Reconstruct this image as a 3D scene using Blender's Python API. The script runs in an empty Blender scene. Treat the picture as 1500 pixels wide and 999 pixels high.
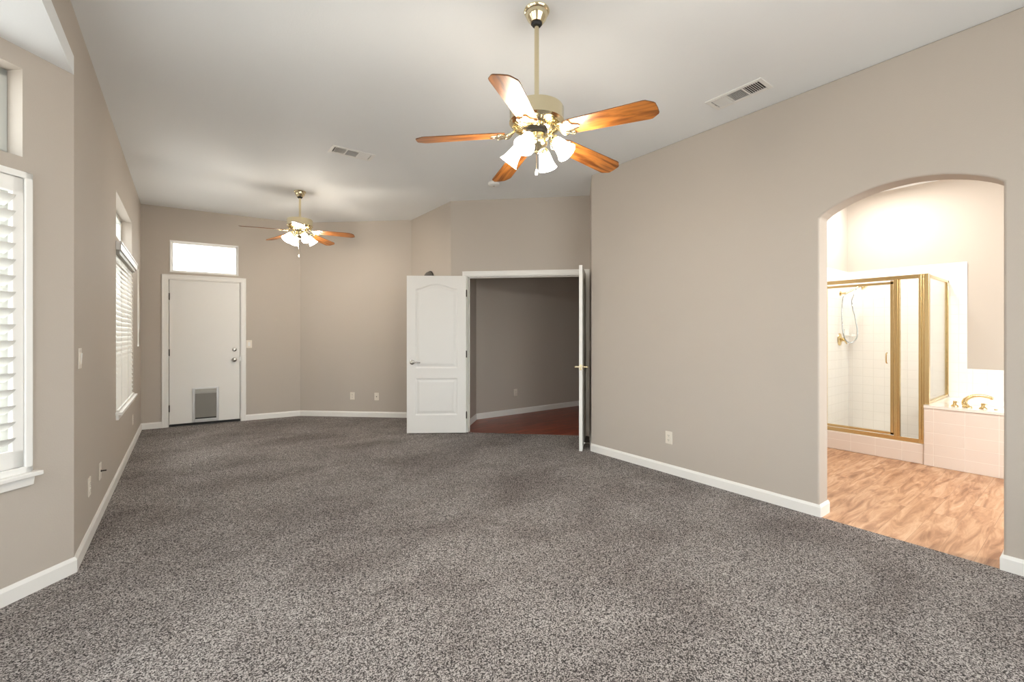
import bpy, bmesh, math, random
from mathutils import Matrix, Vector
from math import sin, cos, pi, radians, atan2, sqrt, hypot
random.seed(7)
S = bpy.context.scene
COL = S.collection

# ------------------------------------------------------------------ camera, world, lights, exposure
YAW = atan2(478, 645)
cd = bpy.data.cameras.new('camera'); cam = bpy.data.objects.new('camera', cd); COL.objects.link(cam)
cam.location = (0, 0, 1.295); cam.rotation_euler = (pi/2, 0, -YAW)
cd.sensor_width = 36; cd.lens = 645/1500*36; cd.shift_y = -10.5/1500; cd.clip_start = 0.02
S.camera = cam
S.view_settings.view_transform = 'Standard'; S.view_settings.look = 'None'
S.view_settings.gamma = 1; S.view_settings.use_curve_mapping = False
S.view_settings.exposure = 0.2
S.cycles.use_denoising = True
S.cycles.max_bounces = 14; S.cycles.diffuse_bounces = 7; S.cycles.glossy_bounces = 5
S.cycles.transparent_max_bounces = 16; S.cycles.transmission_bounces = 8
S.cycles.sample_clamp_indirect = 8
W = bpy.data.worlds.new('sky'); S.world = W; W.use_nodes = True
bg = W.node_tree.nodes['Background']
bg.inputs[1].default_value = 6.6
_wt = W.node_tree; _g = _wt.nodes.new('ShaderNodeTexCoord'); _s = _wt.nodes.new('ShaderNodeSeparateXYZ'); _r = _wt.nodes.new('ShaderNodeValToRGB')
_wt.links.new(_g.outputs['Generated'], _s.inputs[0]); _wt.links.new(_s.outputs[2], _r.inputs['Fac']); _wt.links.new(_r.outputs['Color'], bg.inputs[0])
_r.color_ramp.elements[0].position = 0.0; _r.color_ramp.elements[0].color = (.61, .60, .585, 1)      # bright paving and lawn outside
_r.color_ramp.elements[1].position = .05; _r.color_ramp.elements[1].color = (.93, .968, 1.0, 1)     # hazy sky

def rot_for(n):                      # local -Y points along n (2D, into the room)
    return atan2(n[1], n[0]) + pi/2
def portal(name, loc, n, w, h):      # daylight portal filling a window opening, emits nothing itself
    l = bpy.data.lights.new(name, 'AREA'); l.shape = 'RECTANGLE'; l.size = w; l.size_y = h
    l.cycles.is_portal = True
    o = bpy.data.objects.new(name, l); COL.objects.link(o); o.location = loc
    o.rotation_euler = (pi/2, 0, rot_for(n)); return o
def area(name, loc, rot, w, h, power, col):
    l = bpy.data.lights.new(name, 'AREA'); l.shape = 'RECTANGLE'; l.size = w; l.size_y = h
    l.energy = power; l.color = col
    o = bpy.data.objects.new(name, l); COL.objects.link(o); o.location = loc; o.rotation_euler = rot
    return o
# unseen bathroom lights: a fill lamp added to brighten it, and a ceiling downlight
area('bath_fill_light', (4.3, -0.75, 2.35), (radians(48), 0, radians(-40)), 0.9, 0.25, 56, (1, .96, .90))
area('bath_ceiling_lamp', (6.2, 1.5, 3.02), (0, 0, 0), 0.3, 0.3, 30, (1, .97, .92))
SHADE_EMIT = 20.0
BULB_POWER = 8.0

# ------------------------------------------------------------------ materials
def nt(m):
    m.use_nodes = True; return m.node_tree
def mat(name, col, rough=.5, metal=0, bump=0, bscale=100, var=0, vscale=3, spec=.5, coat=0):
    m = bpy.data.materials.new(name); t = nt(m); b = t.nodes['Principled BSDF']
    b.inputs['Base Color'].default_value = (*col, 1); b.inputs['Roughness'].default_value = rough
    b.inputs['Metallic'].default_value = metal; b.inputs['Specular IOR Level'].default_value = spec
    if coat: b.inputs['Coat Weight'].default_value = coat; b.inputs['Coat Roughness'].default_value = .1
    tc = t.nodes.new('ShaderNodeTexCoord')
    if bump:
        n = t.nodes.new('ShaderNodeTexNoise'); n.inputs['Scale'].default_value = bscale; n.inputs['Detail'].default_value = 2
        t.links.new(tc.outputs['Object'], n.inputs['Vector'])
        bp = t.nodes.new('ShaderNodeBump'); bp.inputs['Strength'].default_value = bump; bp.inputs['Distance'].default_value = .002
        t.links.new(n.outputs['Fac'], bp.inputs['Height']); t.links.new(bp.outputs['Normal'], b.inputs['Normal'])
    if var:
        n = t.nodes.new('ShaderNodeTexNoise'); n.inputs['Scale'].default_value = vscale; n.inputs['Detail'].default_value = 3
        t.links.new(tc.outputs['Object'], n.inputs['Vector'])
        r = t.nodes.new('ShaderNodeValToRGB')
        r.color_ramp.elements[0].color = (*[c*(1-var) for c in col], 1); r.color_ramp.elements[1].color = (*[min(1, c*(1+var)) for c in col], 1)
        t.links.new(n.outputs['Fac'], r.inputs['Fac']); t.links.new(r.outputs['Color'], b.inputs['Base Color'])
    return m
def lin(r, g, b):
    f = lambda c: (c/255/12.92) if c <= 10 else ((c/255+.055)/1.055)**2.4
    return (f(r), f(g), f(b))

PAINT = mat('greige_wall_paint', lin(187, 178, 168), .75, bump=.25, bscale=130, var=.012, vscale=2, spec=.25)
CEILP = mat('white_ceiling_paint', lin(233, 235, 236), .85, bump=.3, bscale=110, var=.008, vscale=2, spec=.2)
TRIM = mat('white_trim_gloss', lin(236, 234, 230), .35, bump=.04, bscale=40)
DOORW = mat('white_door_paint', lin(232, 230, 226), .4, bump=.08, bscale=60)
PLATE = mat('ivory_plastic', lin(228, 220, 208), .35, bump=.02, bscale=60)
WPLASTIC = mat('white_plastic', lin(232, 231, 228), .4, bump=.02, bscale=60)
SHUT = mat('white_shutter_lacquer', lin(240, 239, 236), .35, bump=.02, bscale=30)
LOUVM = mat('shutter_white_toned_down', lin(222, 221, 217), .4, bump=.02, bscale=30)  # same shutter white, darkened to offset strong light between the louvers
SLATM = mat('white_blind_slat', lin(230, 228, 223), .4, bump=.02, bscale=30)
_t = SLATM.node_tree; _b = _t.nodes['Principled BSDF']; _tr = _t.nodes.new('ShaderNodeBsdfTranslucent'); _tr.inputs[0].default_value = (.9, .9, .88, 1)
_m = _t.nodes.new('ShaderNodeMixShader'); _m.inputs[0].default_value = .1
_t.links.new(_b.outputs[0], _m.inputs[1]); _t.links.new(_tr.outputs[0], _m.inputs[2]); _t.links.new(_m.outputs[0], _t.nodes['Material Output'].inputs[0])
DARK = mat('dark_slot', (.012, .011, .010), .6, bump=.02)
BRONZE = mat('dark_bronze', (.05, .042, .036), .4, .7, bump=.05)
NICKEL = mat('satin_nickel', (.62, .60, .57), .25, 1, bump=.02, bscale=50)
BRASS = mat('polished_brass', (.78, .69, .47), .17, 1, bump=.02, bscale=40)
GOLD = mat('gold_anodised_frame', (.72, .57, .30), .24, 1, bump=.03, bscale=60)
CHROMEH = mat('chrome_hose', (.55, .58, .60), .25, 1, bump=.05, bscale=200)
PORC = mat('white_porcelain', lin(246, 244, 240), .12, bump=.01, bscale=20, coat=.4)
FLAPM = mat('grey_vinyl_flap', lin(128, 124, 118), .45, bump=.1, bscale=30, var=.06, vscale=6)
ALU = mat('brushed_aluminium', (.72, .71, .70), .35, 1, bump=.05, bscale=120)
DISCM = mat('dark_grey_disc', lin(92, 88, 82), .6, bump=.1, bscale=80)
VINYLFR = mat('grey_window_frame', lin(196, 198, 194), .45, bump=.02, bscale=40)
BACKM = mat('mid_grey_metal', lin(170, 168, 162), .5, bump=.02, bscale=40)
BLACK = mat('black_rubber_and_gap', (.015, .014, .013), .5, bump=.05)  # rubber parts, and the shade painted into the entry door gap

def glassmat(name, tint, refl):
    m = bpy.data.materials.new(name); t = nt(m); t.nodes.remove(t.nodes['Principled BSDF'])
    out = t.nodes['Material Output']
    tr = t.nodes.new('ShaderNodeBsdfTransparent'); tr.inputs[0].default_value = (*tint, 1)
    gl = t.nodes.new('ShaderNodeBsdfGlossy'); gl.inputs['Roughness'].default_value = .03
    fr = t.nodes.new('ShaderNodeFresnel'); fr.inputs[0].default_value = 1.45
    mu = t.nodes.new('ShaderNodeMath'); mu.operation = 'MULTIPLY'; mu.inputs[1].default_value = refl
    mx = t.nodes.new('ShaderNodeMixShader')
    t.links.new(fr.outputs[0], mu.inputs[0]); t.links.new(mu.outputs[0], mx.inputs[0])
    t.links.new(tr.outputs[0], mx.inputs[1]); t.links.new(gl.outputs[0], mx.inputs[2]); t.links.new(mx.outputs[0], out.inputs[0])
    return m
GLASS = glassmat('window_glass', (.97, .98, .97), .35)
SGLASS = glassmat('shower_glass', (.975, .985, .98), .35)

def tilemat(name, col, grout, w, h, off=0.0):
    m = bpy.data.materials.new(name); t = nt(m); b = t.nodes['Principled BSDF']
    b.inputs['Roughness'].default_value = .16; b.inputs['Specular IOR Level'].default_value = .5
    g = t.nodes.new('ShaderNodeNewGeometry'); tc = t.nodes.new('ShaderNodeTexCoord')
    sp = t.nodes.new('ShaderNodeSeparateXYZ'); t.links.new(tc.outputs['Object'], sp.inputs[0])
    ad = t.nodes.new('ShaderNodeMath'); ad.operation = 'ADD'; t.links.new(sp.outputs[0], ad.inputs[0]); t.links.new(sp.outputs[1], ad.inputs[1])
    cb = t.nodes.new('ShaderNodeCombineXYZ'); t.links.new(ad.outputs[0], cb.inputs[0]); t.links.new(sp.outputs[2], cb.inputs[1])
    br = t.nodes.new('ShaderNodeTexBrick'); br.offset = off; br.squash = 1
    br.inputs['Color1'].default_value = (*col, 1); br.inputs['Color2'].default_value = (*[c*.985 for c in col], 1)
    br.inputs['Mortar'].default_value = (*grout, 1); br.inputs['Scale'].default_value = 1
    br.inputs['Mortar Size'].default_value = .0022; br.inputs['Mortar Smooth'].default_value = .3
    br.inputs['Brick Width'].default_value = w; br.inputs['Row Height'].default_value = h
    t.links.new(cb.outputs[0], br.inputs['Vector']); t.links.new(br.outputs['Color'], b.inputs['Base Color'])
    bp = t.nodes.new('ShaderNodeBump'); bp.invert = True; bp.inputs['Strength'].default_value = .5; bp.inputs['Distance'].default_value = .002
    t.links.new(br.outputs['Fac'], bp.inputs['Height']); t.links.new(bp.outputs['Normal'], b.inputs['Normal'])
    return m
TILE = tilemat('white_square_tile', lin(240, 236, 231), lin(226, 222, 216), .108, .108)
TUBTILE = tilemat('white_apron_tile', lin(236, 228, 221), lin(250, 246, 240), .216, .108)

def woodfloor(name, c0, c1, c2, plank=.15, rough=.3, stretch=9, nscale=1.6, dist=3.0, seam=.55):
    m = bpy.data.materials.new(name); t = nt(m); b = t.nodes['Principled BSDF']; b.inputs['Roughness'].default_value = rough
    tc = t.nodes.new('ShaderNodeTexCoord')
    br = t.nodes.new('ShaderNodeTexBrick'); br.offset = .37; br.inputs['Scale'].default_value = 1
    br.inputs['Brick Width'].default_value = 1.2; br.inputs['Row Height'].default_value = plank; br.inputs['Mortar Size'].default_value = .0012
    br.inputs['Color1'].default_value = (0, 0, 0, 1); br.inputs['Color2'].default_value = (1, 1, 1, 1); br.inputs['Mortar'].default_value = (.5, .5, .5, 1)
    t.links.new(tc.outputs['Object'], br.inputs['Vector'])
    mp = t.nodes.new('ShaderNodeMapping'); mp.inputs['Scale'].default_value = (1, stretch, 1)
    t.links.new(tc.outputs['Object'], mp.inputs['Vector'])
    va = t.nodes.new('ShaderNodeVectorMath'); va.operation = 'MULTIPLY_ADD'
    va.inputs[1].default_value = (7, 13, 5); t.links.new(br.outputs['Color'], va.inputs[0]); t.links.new(mp.outputs[0], va.inputs[2])
    n = t.nodes.new('ShaderNodeTexNoise'); n.inputs['Scale'].default_value = nscale; n.inputs['Detail'].default_value = 6
    n.inputs['Roughness'].default_value = .62; n.inputs['Distortion'].default_value = dist
    t.links.new(va.outputs[0], n.inputs['Vector'])
    r = t.nodes.new('ShaderNodeValToRGB'); e = r.color_ramp.elements
    e[0].position = .32; e[0].color = (*c0, 1); e[1].position = .68; e[1].color = (*c2, 1)
    k = r.color_ramp.elements.new(.5); k.color = (*c1, 1)
    t.links.new(n.outputs['Fac'], r.inputs['Fac'])
    mx = t.nodes.new('ShaderNodeMix'); mx.data_type = 'RGBA'; mx.blend_type = 'MULTIPLY'
    mx.inputs[7].default_value = (seam, seam, seam, 1)
    t.links.new(br.outputs['Fac'], mx.inputs[0]); t.links.new(r.outputs['Color'], mx.inputs[6])
    t.links.new(mx.outputs[2], b.inputs['Base Color'])
    bp = t.nodes.new('ShaderNodeBump'); bp.inputs['Strength'].default_value = .08; bp.inputs['Distance'].default_value = .002
    t.links.new(n.outputs['Fac'], bp.inputs['Height']); t.links.new(bp.outputs['Normal'], b.inputs['Normal'])
    return m
VINYL = woodfloor('light_vinyl_planks', lin(140, 97, 66), lin(184, 141, 107), lin(208, 172, 140), .15, .4, 6.5, 2.6, .9, .75)
CHERRY = woodfloor('red_cherry_planks', lin(84, 24, 12), lin(132, 48, 25), lin(166, 76, 42), .12, .3, 11, 1.4, 1.2, .45)

def blademat():
    m = bpy.data.materials.new('oak_fan_blade'); t = nt(m); b = t.nodes['Principled BSDF']; b.inputs['Roughness'].default_value = .35
    tc = t.nodes.new('ShaderNodeTexCoord'); oi = t.nodes.new('ShaderNodeObjectInfo')
    mp = t.nodes.new('ShaderNodeMapping'); mp.inputs['Scale'].default_value = (1.3, 11, 5)
    va = t.nodes.new('ShaderNodeVectorMath'); va.operation = 'MULTIPLY_ADD'; va.inputs[1].default_value = (3, 9, 4)
    t.links.new(oi.outputs['Random'], va.inputs[0]); t.links.new(tc.outputs['Object'], va.inputs[2]); t.links.new(va.outputs[0], mp.inputs['Vector'])
    wv = t.nodes.new('ShaderNodeTexNoise'); wv.inputs['Scale'].default_value = 3.5; wv.inputs['Detail'].default_value = 6; wv.inputs['Distortion'].default_value = .6
    t.links.new(mp.outputs[0], wv.inputs['Vector'])
    r = t.nodes.new('ShaderNodeValToRGB'); e = r.color_ramp.elements
    e[0].position = .36; e[0].color = (*lin(104, 56, 18), 1); e[1].position = .62; e[1].color = (*lin(172, 108, 46), 1)
    t.links.new(wv.outputs['Fac'], r.inputs['Fac']); t.links.new(r.outputs['Color'], b.inputs['Base Color'])
    return m
OAK = blademat()
OAKEDGE = mat('dark_oak_edge', lin(92, 56, 28), .5, bump=.05)

def shademat():
    m = bpy.data.materials.new('frosted_lit_glass'); t = nt(m); b = t.nodes['Principled BSDF']
    b.inputs['Base Color'].default_value = (.95, .93, .9, 1); b.inputs['Roughness'].default_value = .3
    b.inputs['Emission Color'].default_value = (1, .90, .76, 1); b.inputs['Emission Strength'].default_value = SHADE_EMIT
    n = t.nodes.new('ShaderNodeTexNoise'); n.inputs['Scale'].default_value = 60
    bp = t.nodes.new('ShaderNodeBump'); bp.inputs['Strength'].default_value = .05
    t.links.new(n.outputs['Fac'], bp.inputs['Height']); t.links.new(bp.outputs['Normal'], b.inputs['Normal'])
    return m
SHADEM = shademat()
def emis(name, col, s):
    m = bpy.data.materials.new(name); t = nt(m); b = t.nodes['Principled BSDF']
    b.inputs['Base Color'].default_value = (*col, 1); b.inputs['Emission Color'].default_value = (*col, 1); b.inputs['Emission Strength'].default_value = s
    return m
BULBM = emis('lit_bulb', (1, .86, .66), 40)

def carpetmat():
    m = bpy.data.materials.new('grey_carpet_pile'); t = nt(m); b = t.nodes['Principled BSDF']
    b.inputs['Roughness'].default_value = .95; b.inputs['Specular IOR Level'].default_value = .1
    tc = t.nodes.new('ShaderNodeTexCoord')
    n1 = t.nodes.new('ShaderNodeTexVoronoi'); n1.inputs['Scale'].default_value = 250
    t.links.new(tc.outputs['Object'], n1.inputs['Vector'])
    n3 = t.nodes.new('ShaderNodeTexNoise'); n3.inputs['Scale'].default_value = 85; n3.inputs['Detail'].default_value = 4; n3.inputs['Roughness'].default_value = .75
    t.links.new(tc.outputs['Object'], n3.inputs['Vector'])
    sp = t.nodes.new('ShaderNodeSeparateColor'); t.links.new(n1.outputs['Color'], sp.inputs[0])
    ml = t.nodes.new('ShaderNodeMath'); ml.operation = 'MULTIPLY_ADD'; ml.inputs[1].default_value = 1.5; ml.inputs[2].default_value = -.55
    t.links.new(n3.outputs['Fac'], ml.inputs[0])
    av = t.nodes.new('ShaderNodeMath'); av.operation = 'ADD'; t.links.new(sp.outputs[0], av.inputs[0]); t.links.new(ml.outputs[0], av.inputs[1])
    r1 = t.nodes.new('ShaderNodeValToRGB'); e = r1.color_ramp.elements
    e[0].position = .15; e[0].color = (*lin(38, 37, 38), 1); e[1].position = 1.0; e[1].color = (*lin(184, 178, 175), 1)
    k = e.new(.6); k.color = (*lin(95, 90, 88), 1)
    t.links.new(av.outputs[0], r1.inputs['Fac'])
    # pile brushed one way or the other: broad cloudy patches
    mp = t.nodes.new('ShaderNodeMapping'); mp.inputs['Rotation'].default_value = (0, 0, .5); mp.inputs['Scale'].default_value = (1.0, 1.5, 1)
    t.links.new(tc.outputs['Object'], mp.inputs['Vector'])
    n2 = t.nodes.new('ShaderNodeTexNoise'); n2.inputs['Scale'].default_value = 1.1; n2.inputs['Detail'].default_value = 6; n2.inputs['Roughness'].default_value = .62; n2.inputs['Distortion'].default_value = .4
    t.links.new(mp.outputs[0], n2.inputs['Vector'])
    r2 = t.nodes.new('ShaderNodeValToRGB'); e = r2.color_ramp.elements
    e[0].position = .33; e[0].color = (.66, .635, .63, 1); e[1].position = .58; e[1].color = (1, 1, 1, 1)
    t.links.new(n2.outputs['Fac'], r2.inputs['Fac'])
    mx = t.nodes.new('ShaderNodeMix'); mx.data_type = 'RGBA'; mx.blend_type = 'MULTIPLY'; mx.inputs[0].default_value = 1
    t.links.new(r1.outputs['Color'], mx.inputs[6]); t.links.new(r2.outputs['Color'], mx.inputs[7]); t.links.new(mx.outputs[2], b.inputs['Base Color'])
    bp = t.nodes.new('ShaderNodeBump'); bp.inputs['Strength'].default_value = .35; bp.inputs['Distance'].default_value = .004
    t.links.new(av.outputs[0], bp.inputs['Height']); t.links.new(bp.outputs['Normal'], b.inputs['Normal'])
    return m
CARPET = carpetmat()

# ------------------------------------------------------------------ mesh helpers
def box(bm, x0, x1, y0, y1, z0, z1, M=None):
    vs = [bm.verts.new((x, y, z)) for z in (z0, z1) for y in (y0, y1) for x in (x0, x1)]
    if M is not None:
        for v in vs: v.co = M @ v.co
    for f in ((0, 2, 3, 1), (4, 5, 7, 6), (0, 1, 5, 4), (2, 6, 7, 3), (0, 4, 6, 2), (1, 3, 7, 5)):
        bm.faces.new([vs[i] for i in f])
    return vs
def prism(bm, pts, y0, y1, M=None):       # pts (x,z) polygon extruded along y
    a = [bm.verts.new((x, y0, z)) for x, z in pts]; b = [bm.verts.new((x, y1, z)) for x, z in pts]
    if M is not None:
        for v in a+b: v.co = M @ v.co
    n = len(pts)
    bm.faces.new(a); bm.faces.new(b[::-1])
    for i in range(n): bm.faces.new((a[i], b[i], b[(i+1) % n], a[(i+1) % n]))
def lathe(bm, prof, seg=24, M=None, cap=True):
    rings = []
    for r, z in prof:
        if r < 1e-5: rings.append([bm.verts.new((0, 0, z))])
        else: rings.append([bm.verts.new((r*cos(2*pi*i/seg), r*sin(2*pi*i/seg), z)) for i in range(seg)])
    if M is not None:
        for rg in rings:
            for v in rg: v.co = M @ v.co
    for a, b in zip(rings, rings[1:]):
        for i in range(seg):
            j = (i+1) % seg
            if len(a) == 1 and len(b) == 1: continue
            if len(a) == 1: bm.faces.new((a[0], b[i], b[j]))
            elif len(b) == 1: bm.faces.new((a[i], a[j], b[0]))
            else: bm.faces.new((a[i], a[j], b[j], b[i]))
    if cap:
        for rg in (rings[0], rings[-1]):
            if len(rg) > 1: bm.faces.new(rg)
def tube(bm, pts, r, seg=10, M=None):
    pts = [Vector(p) for p in pts]; rs = r if isinstance(r, (list, tuple)) else [r]*len(pts)
    rings = []; up = None
    for i, p in enumerate(pts):
        d = (pts[min(i+1, len(pts)-1)] - pts[max(i-1, 0)]).normalized()
        if up is None:
            up = Vector((0, 0, 1)) if abs(d.z) < .9 else Vector((1, 0, 0))
        u = d.cross(up)
        if u.length < 1e-4: u = d.cross(Vector((0, 1, 0)))
        u.normalize(); v = u.cross(d).normalized(); up = v
        rings.append([bm.verts.new(p + rs[i]*(cos(2*pi*k/seg)*u + sin(2*pi*k/seg)*v)) for k in range(seg)])
    if M is not None:
        for rg in rings:
            for q in rg: q.co = M @ q.co
    for a, b in zip(rings, rings[1:]):
        for k in range(seg): bm.faces.new((a[k], a[(k+1) % seg], b[(k+1) % seg], b[k]))
    bm.faces.new(rings[0]); bm.faces.new(rings[-1])
def smooth_path(pts, n=8):                # Catmull-Rom
    P = [Vector(p) for p in pts]; P = [2*P[0]-P[1]] + P + [2*P[-1]-P[-2]]; out = []
    for i in range(1, len(P)-2):
        for k in range(n):
            t = k/n
            out.append(.5*((2*P[i]) + (P[i+1]-P[i-1])*t + (2*P[i-1]-5*P[i]+4*P[i+1]-P[i+2])*t*t + (3*P[i]-P[i-1]-3*P[i+1]+P[i+2])*t**3))
    out.append(P[-2]); return out
def new(): return bmesh.new()
def obj(name, bm, m, parent=None, smooth=False, bevel=0, M=None, segs=2):
    bmesh.ops.recalc_face_normals(bm, faces=bm.faces[:])
    if smooth:
        for f in bm.faces: f.smooth = True
        for e in bm.edges:
            if len(e.link_faces) == 2 and e.calc_face_angle(0) > radians(38): e.smooth = False
    me = bpy.data.meshes.new(name); bm.to_mesh(me); bm.free()
    me.materials.append(m)
    o = bpy.data.objects.new(name, me); COL.objects.link(o)
    if parent is not None: o.parent = parent
    if M is not None: o.matrix_local = M
    if bevel:
        b = o.modifiers.new('bevel', 'BEVEL'); b.width = bevel; b.segments = segs; b.limit_method = 'ANGLE'; b.angle_limit = radians(40)
    return o
def tag(o, label=None, cat=None, group=None, kind=None):
    if label: o['label'] = label
    if cat: o['category'] = cat
    if group: o['group'] = group
    if kind: o['kind'] = kind
    return o
def thing(name, label, cat, loc=(0, 0, 0), rz=0, group=None, kind=None):
    o = bpy.data.objects.new(name, None); COL.objects.link(o); o.empty_display_size = .1
    o.location = loc; o.rotation_euler = (0, 0, rz); tag(o, label, cat, group, kind); return o
def copy_tree(src, loc, rz, label):
    r = src.copy(); COL.objects.link(r); r.location = loc; r.rotation_euler = (0, 0, rz); r['label'] = label
    for ch in list(src.children):
        c = ch.copy(); COL.objects.link(c); c.parent = r
        for g in list(ch.children):
            d = g.copy(); COL.objects.link(d); d.parent = c
    return r
def T(x, y, z): return Matrix.Translation((x, y, z))
def Rm(a, ax): return Matrix.Rotation(a, 4, ax)

# ------------------------------------------------------------------ plan (metres; room axis = +Y, right = +X)
CH = 3.05                          # ceiling
BH = 2.70                          # bay ceiling
TH = 0.15
P0 = Vector((-.487, 3.335)); P1 = P0 + 1.25*Vector((-.7071, -.7071)); P2 = Vector((P1.x, .90)); P3 = Vector((-.487, .9 - (P0.x-P1.x)))
A = Vector((-.487, 7.76)); B = Vector((1.455, 7.59)); C = Vector((2.80, 6.38)); D = Vector((2.818, 5.159))
E_ = Vector((4.122, 3.903)); F = Vector((3.605, 3.386)); G = Vector((3.605, -1.6)); H_ = Vector((-.487, -1.6))

def wallM(p, q):
    d = (q-p).normalized(); return T(p.x, p.y, 0) @ Rm(atan2(d.y, d.x), 'Z')
def wall(name, p, q, label, holes=(), z0=0, z1=CH, th=TH, e0=0, e1=0, m=None):
    """slab whose inner face runs p->q, room on the right-hand side; holes are (s0, s1, z0, z1)"""
    L = (q-p).length; bm = new()
    ss = sorted({-e0, L+e1, *[h[0] for h in holes], *[h[1] for h in holes]})
    for a, b in zip(ss, ss[1:]):
        mid = (a+b)/2; hs = sorted([(h[2], h[3]) for h in holes if h[0] < mid < h[1]])
        z = z0
        for h0, h1 in hs:
            if h0 > z+1e-4: box(bm, a, b, 0, th, z, h0)
            z = h1
        if z < z1-1e-4: box(bm, a, b, 0, th, z, z1)
    bmesh.ops.remove_doubles(bm, verts=bm.verts[:], dist=1e-5)
    o = obj(name, bm, m or PAINT, M=wallM(p, q))
    return tag(o, label, 'wall', kind='structure')

# --- floors and ceilings
def slab(name, pts, z0, z1, m, label, cat):
    bm = new(); a = [bm.verts.new((x, y, z0)) for x, y in pts]; b = [bm.verts.new((x, y, z1)) for x, y in pts]; n = len(pts)
    bm.faces.new(a); bm.faces.new(b)
    for i in range(n): bm.faces.new((a[i], a[(i+1) % n], b[(i+1) % n], b[i]))
    return tag(obj(name, bm, m), label, cat, kind='structure')
room = [A, B, C, D, E_, F, G, H_, P3, P2, P1, P0]
slab('floor', [(p.x, p.y) for p in room], -.06, 0, CARPET, 'speckled grey carpet covering the whole main room', 'carpet')
slab('floor_hall', [(D.x, D.y), (3.0, 5.6), (3.54, 5.75), (7, 5.75), (7, 3.6), (4.3, 3.72), (E_.x, E_.y)], -.06, -.004, CHERRY, 'dark red wood plank floor seen through the double doorway', 'floor')
slab('floor_bathroom', [(3.605, 2.05), (7.05, 2.05), (7.05, -1.6), (3.605, -1.6)], -.06, -.004, VINYL, 'light wood-look plank floor beyond the arch', 'floor')
slab('ceiling', [(-.75, 8.0), (7.2, 8.0), (7.2, -1.8), (-.75, -1.8)], CH, CH+.12, CEILP, 'flat off-white ceiling over the room', 'ceiling')
slab('ceiling_bay', [(P0.x, P0.y), (P3.x, P3.y), (P2.x-.02, P2.y), (P1.x-.02, P1.y)], BH, BH+.1, CEILP, 'lower pale ceiling of the window bay', 'ceiling')

# --- main walls
Lw = lambda v: v - P0.y
LW_HOLES = [(Lw(5.13), Lw(6.58), .61, 2.03), (Lw(5.13), Lw(6.53), 2.15, 2.545)]
wall('wall_left', P0, A, 'long greige left wall with the blind-covered window', LW_HOLES, e1=TH)
L1 = (B-A).length
D1A, D1B = .305, 1.137             # entry door slab along wall A->B
W1_HOLES = [(D1A-.02, D1B+.02, 0, 2.06), (.322, 1.108, 2.165, 2.585)]
wall('wall_back', A, B, 'greige back wall holding the white entry door', W1_HOLES, e1=.06)
wall('wall_back_angled', B, C, 'angled greige wall behind the rear fan with two outlets')
wall('wall_back_right', C, D, 'short pale wall behind the open white door leaf', th=.12)
L4 = (E_-D).length
O4A, O4B = .217, 1.747
wall('wall_doorway', D, E_, 'greige wall above the double doorway', [(O4A, O4B, 0, 2.055)], th=.12)
wall('wall_return', E_, F, 'narrow return wall behind the edge-on door leaf', th=.12)
# right wall with the arch: one outline extruded, edges rounded
bm = new()
LR = (G-F).length
AR0, AR1 = F.y-1.21, F.y-.335      # arch opening along F->G
arch = []
for i in range(25):
    t = i/24; s = AR0 + (AR1-AR0)*t; arch.append((s, 2.118 + .137*(1-(2*t-1)**2)**.85 + .012*t))
prism(bm, [(0, 0), (0, CH), (LR, CH), (LR, 0), (AR1, 0)] + arch[::-1] + [(AR0, 0)], 0, .16)
o = obj('wall_right', bm, PAINT, M=wallM(F, G), bevel=.012, segs=3)
tag(o, 'long greige right wall with the arched opening', 'wall', kind='structure')
# rear wall (behind the camera) with a window added for more daylight
wall('wall_rear', G, H_, 'wall behind the camera with an opening added for daylight', [(.4, 3.7, .75, 2.6)], e0=.2, e1=TH)
wall('wall_left_near', H_, P3, 'short left wall beside the camera', e0=0)
wall('wall_bay_near', P3, P2, 'near angled wall of the window bay', [(.22, 1.05, .61, 2.07), (.22, 1.05, 2.16, 2.6)], z1=BH+.05)
wall('wall_bay_middle', P2, P1, 'middle wall of the window bay', [(.15, 1.4, .61, 2.07), (.15, 1.4, 2.16, 2.6)], z1=BH+.05, e0=.06, e1=.06)
LA = (P0-P1).length
BW0, BW1 = LA-1.03, LA-.215         # bay window opening along P1->P0
BT0, BT1 = LA-1.03, LA-.224
wall('wall_bay_far', P1, P0, 'greige angled bay wall carrying the shuttered window', [(BW0, BW1, .61, 2.07), (BT0, BT1, 2.165, 2.60)], z1=BH+.05)
wall('wall_bay_header', P3, P0, 'header strip of wall above the window bay', z0=BH+.1, z1=CH)

# --- hall beyond the double doorway
HA = Vector((3.06, 5.20)); HB = Vector((3.54, 5.69))
wall('wall_hall_left', HA, HB, 'short angled hall wall inside the doorway', th=.1)
wall('wall_hall_back', HB, Vector((7.0, 5.69)), 'taupe hall wall with one outlet beyond the double doorway', th=.1, e0=.05)
wall('wall_hall_end', Vector((7.0, 5.69)), Vector((7.0, 3.72)), 'far end wall of the hall', th=.1)
wall('wall_hall_near', Vector((7.0, 3.72)), Vector((4.32, 3.72)), 'near side wall of the hall', th=.1)

# --- bathroom shell
BX0, BX1, BY0, BY1 = 3.765, 6.92, -1.6, 2.0
wall('wall_bath_left', Vector((BX0, BY1)), Vector((BX1, BY1)), 'cream bathroom wall above the shower valve', th=.1, e1=.1)
wall('wall_bath_back', Vector((BX1, BY1)), Vector((BX1, BY0)), 'cream bathroom wall behind the shower and tub', th=.1)
wall('wall_bath_right', Vector((BX1, BY0)), Vector((BX0, BY0)), 'bathroom wall with a window over the tub', [(.3, 1.9, 1.0, 2.2)], th=.1)

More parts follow.
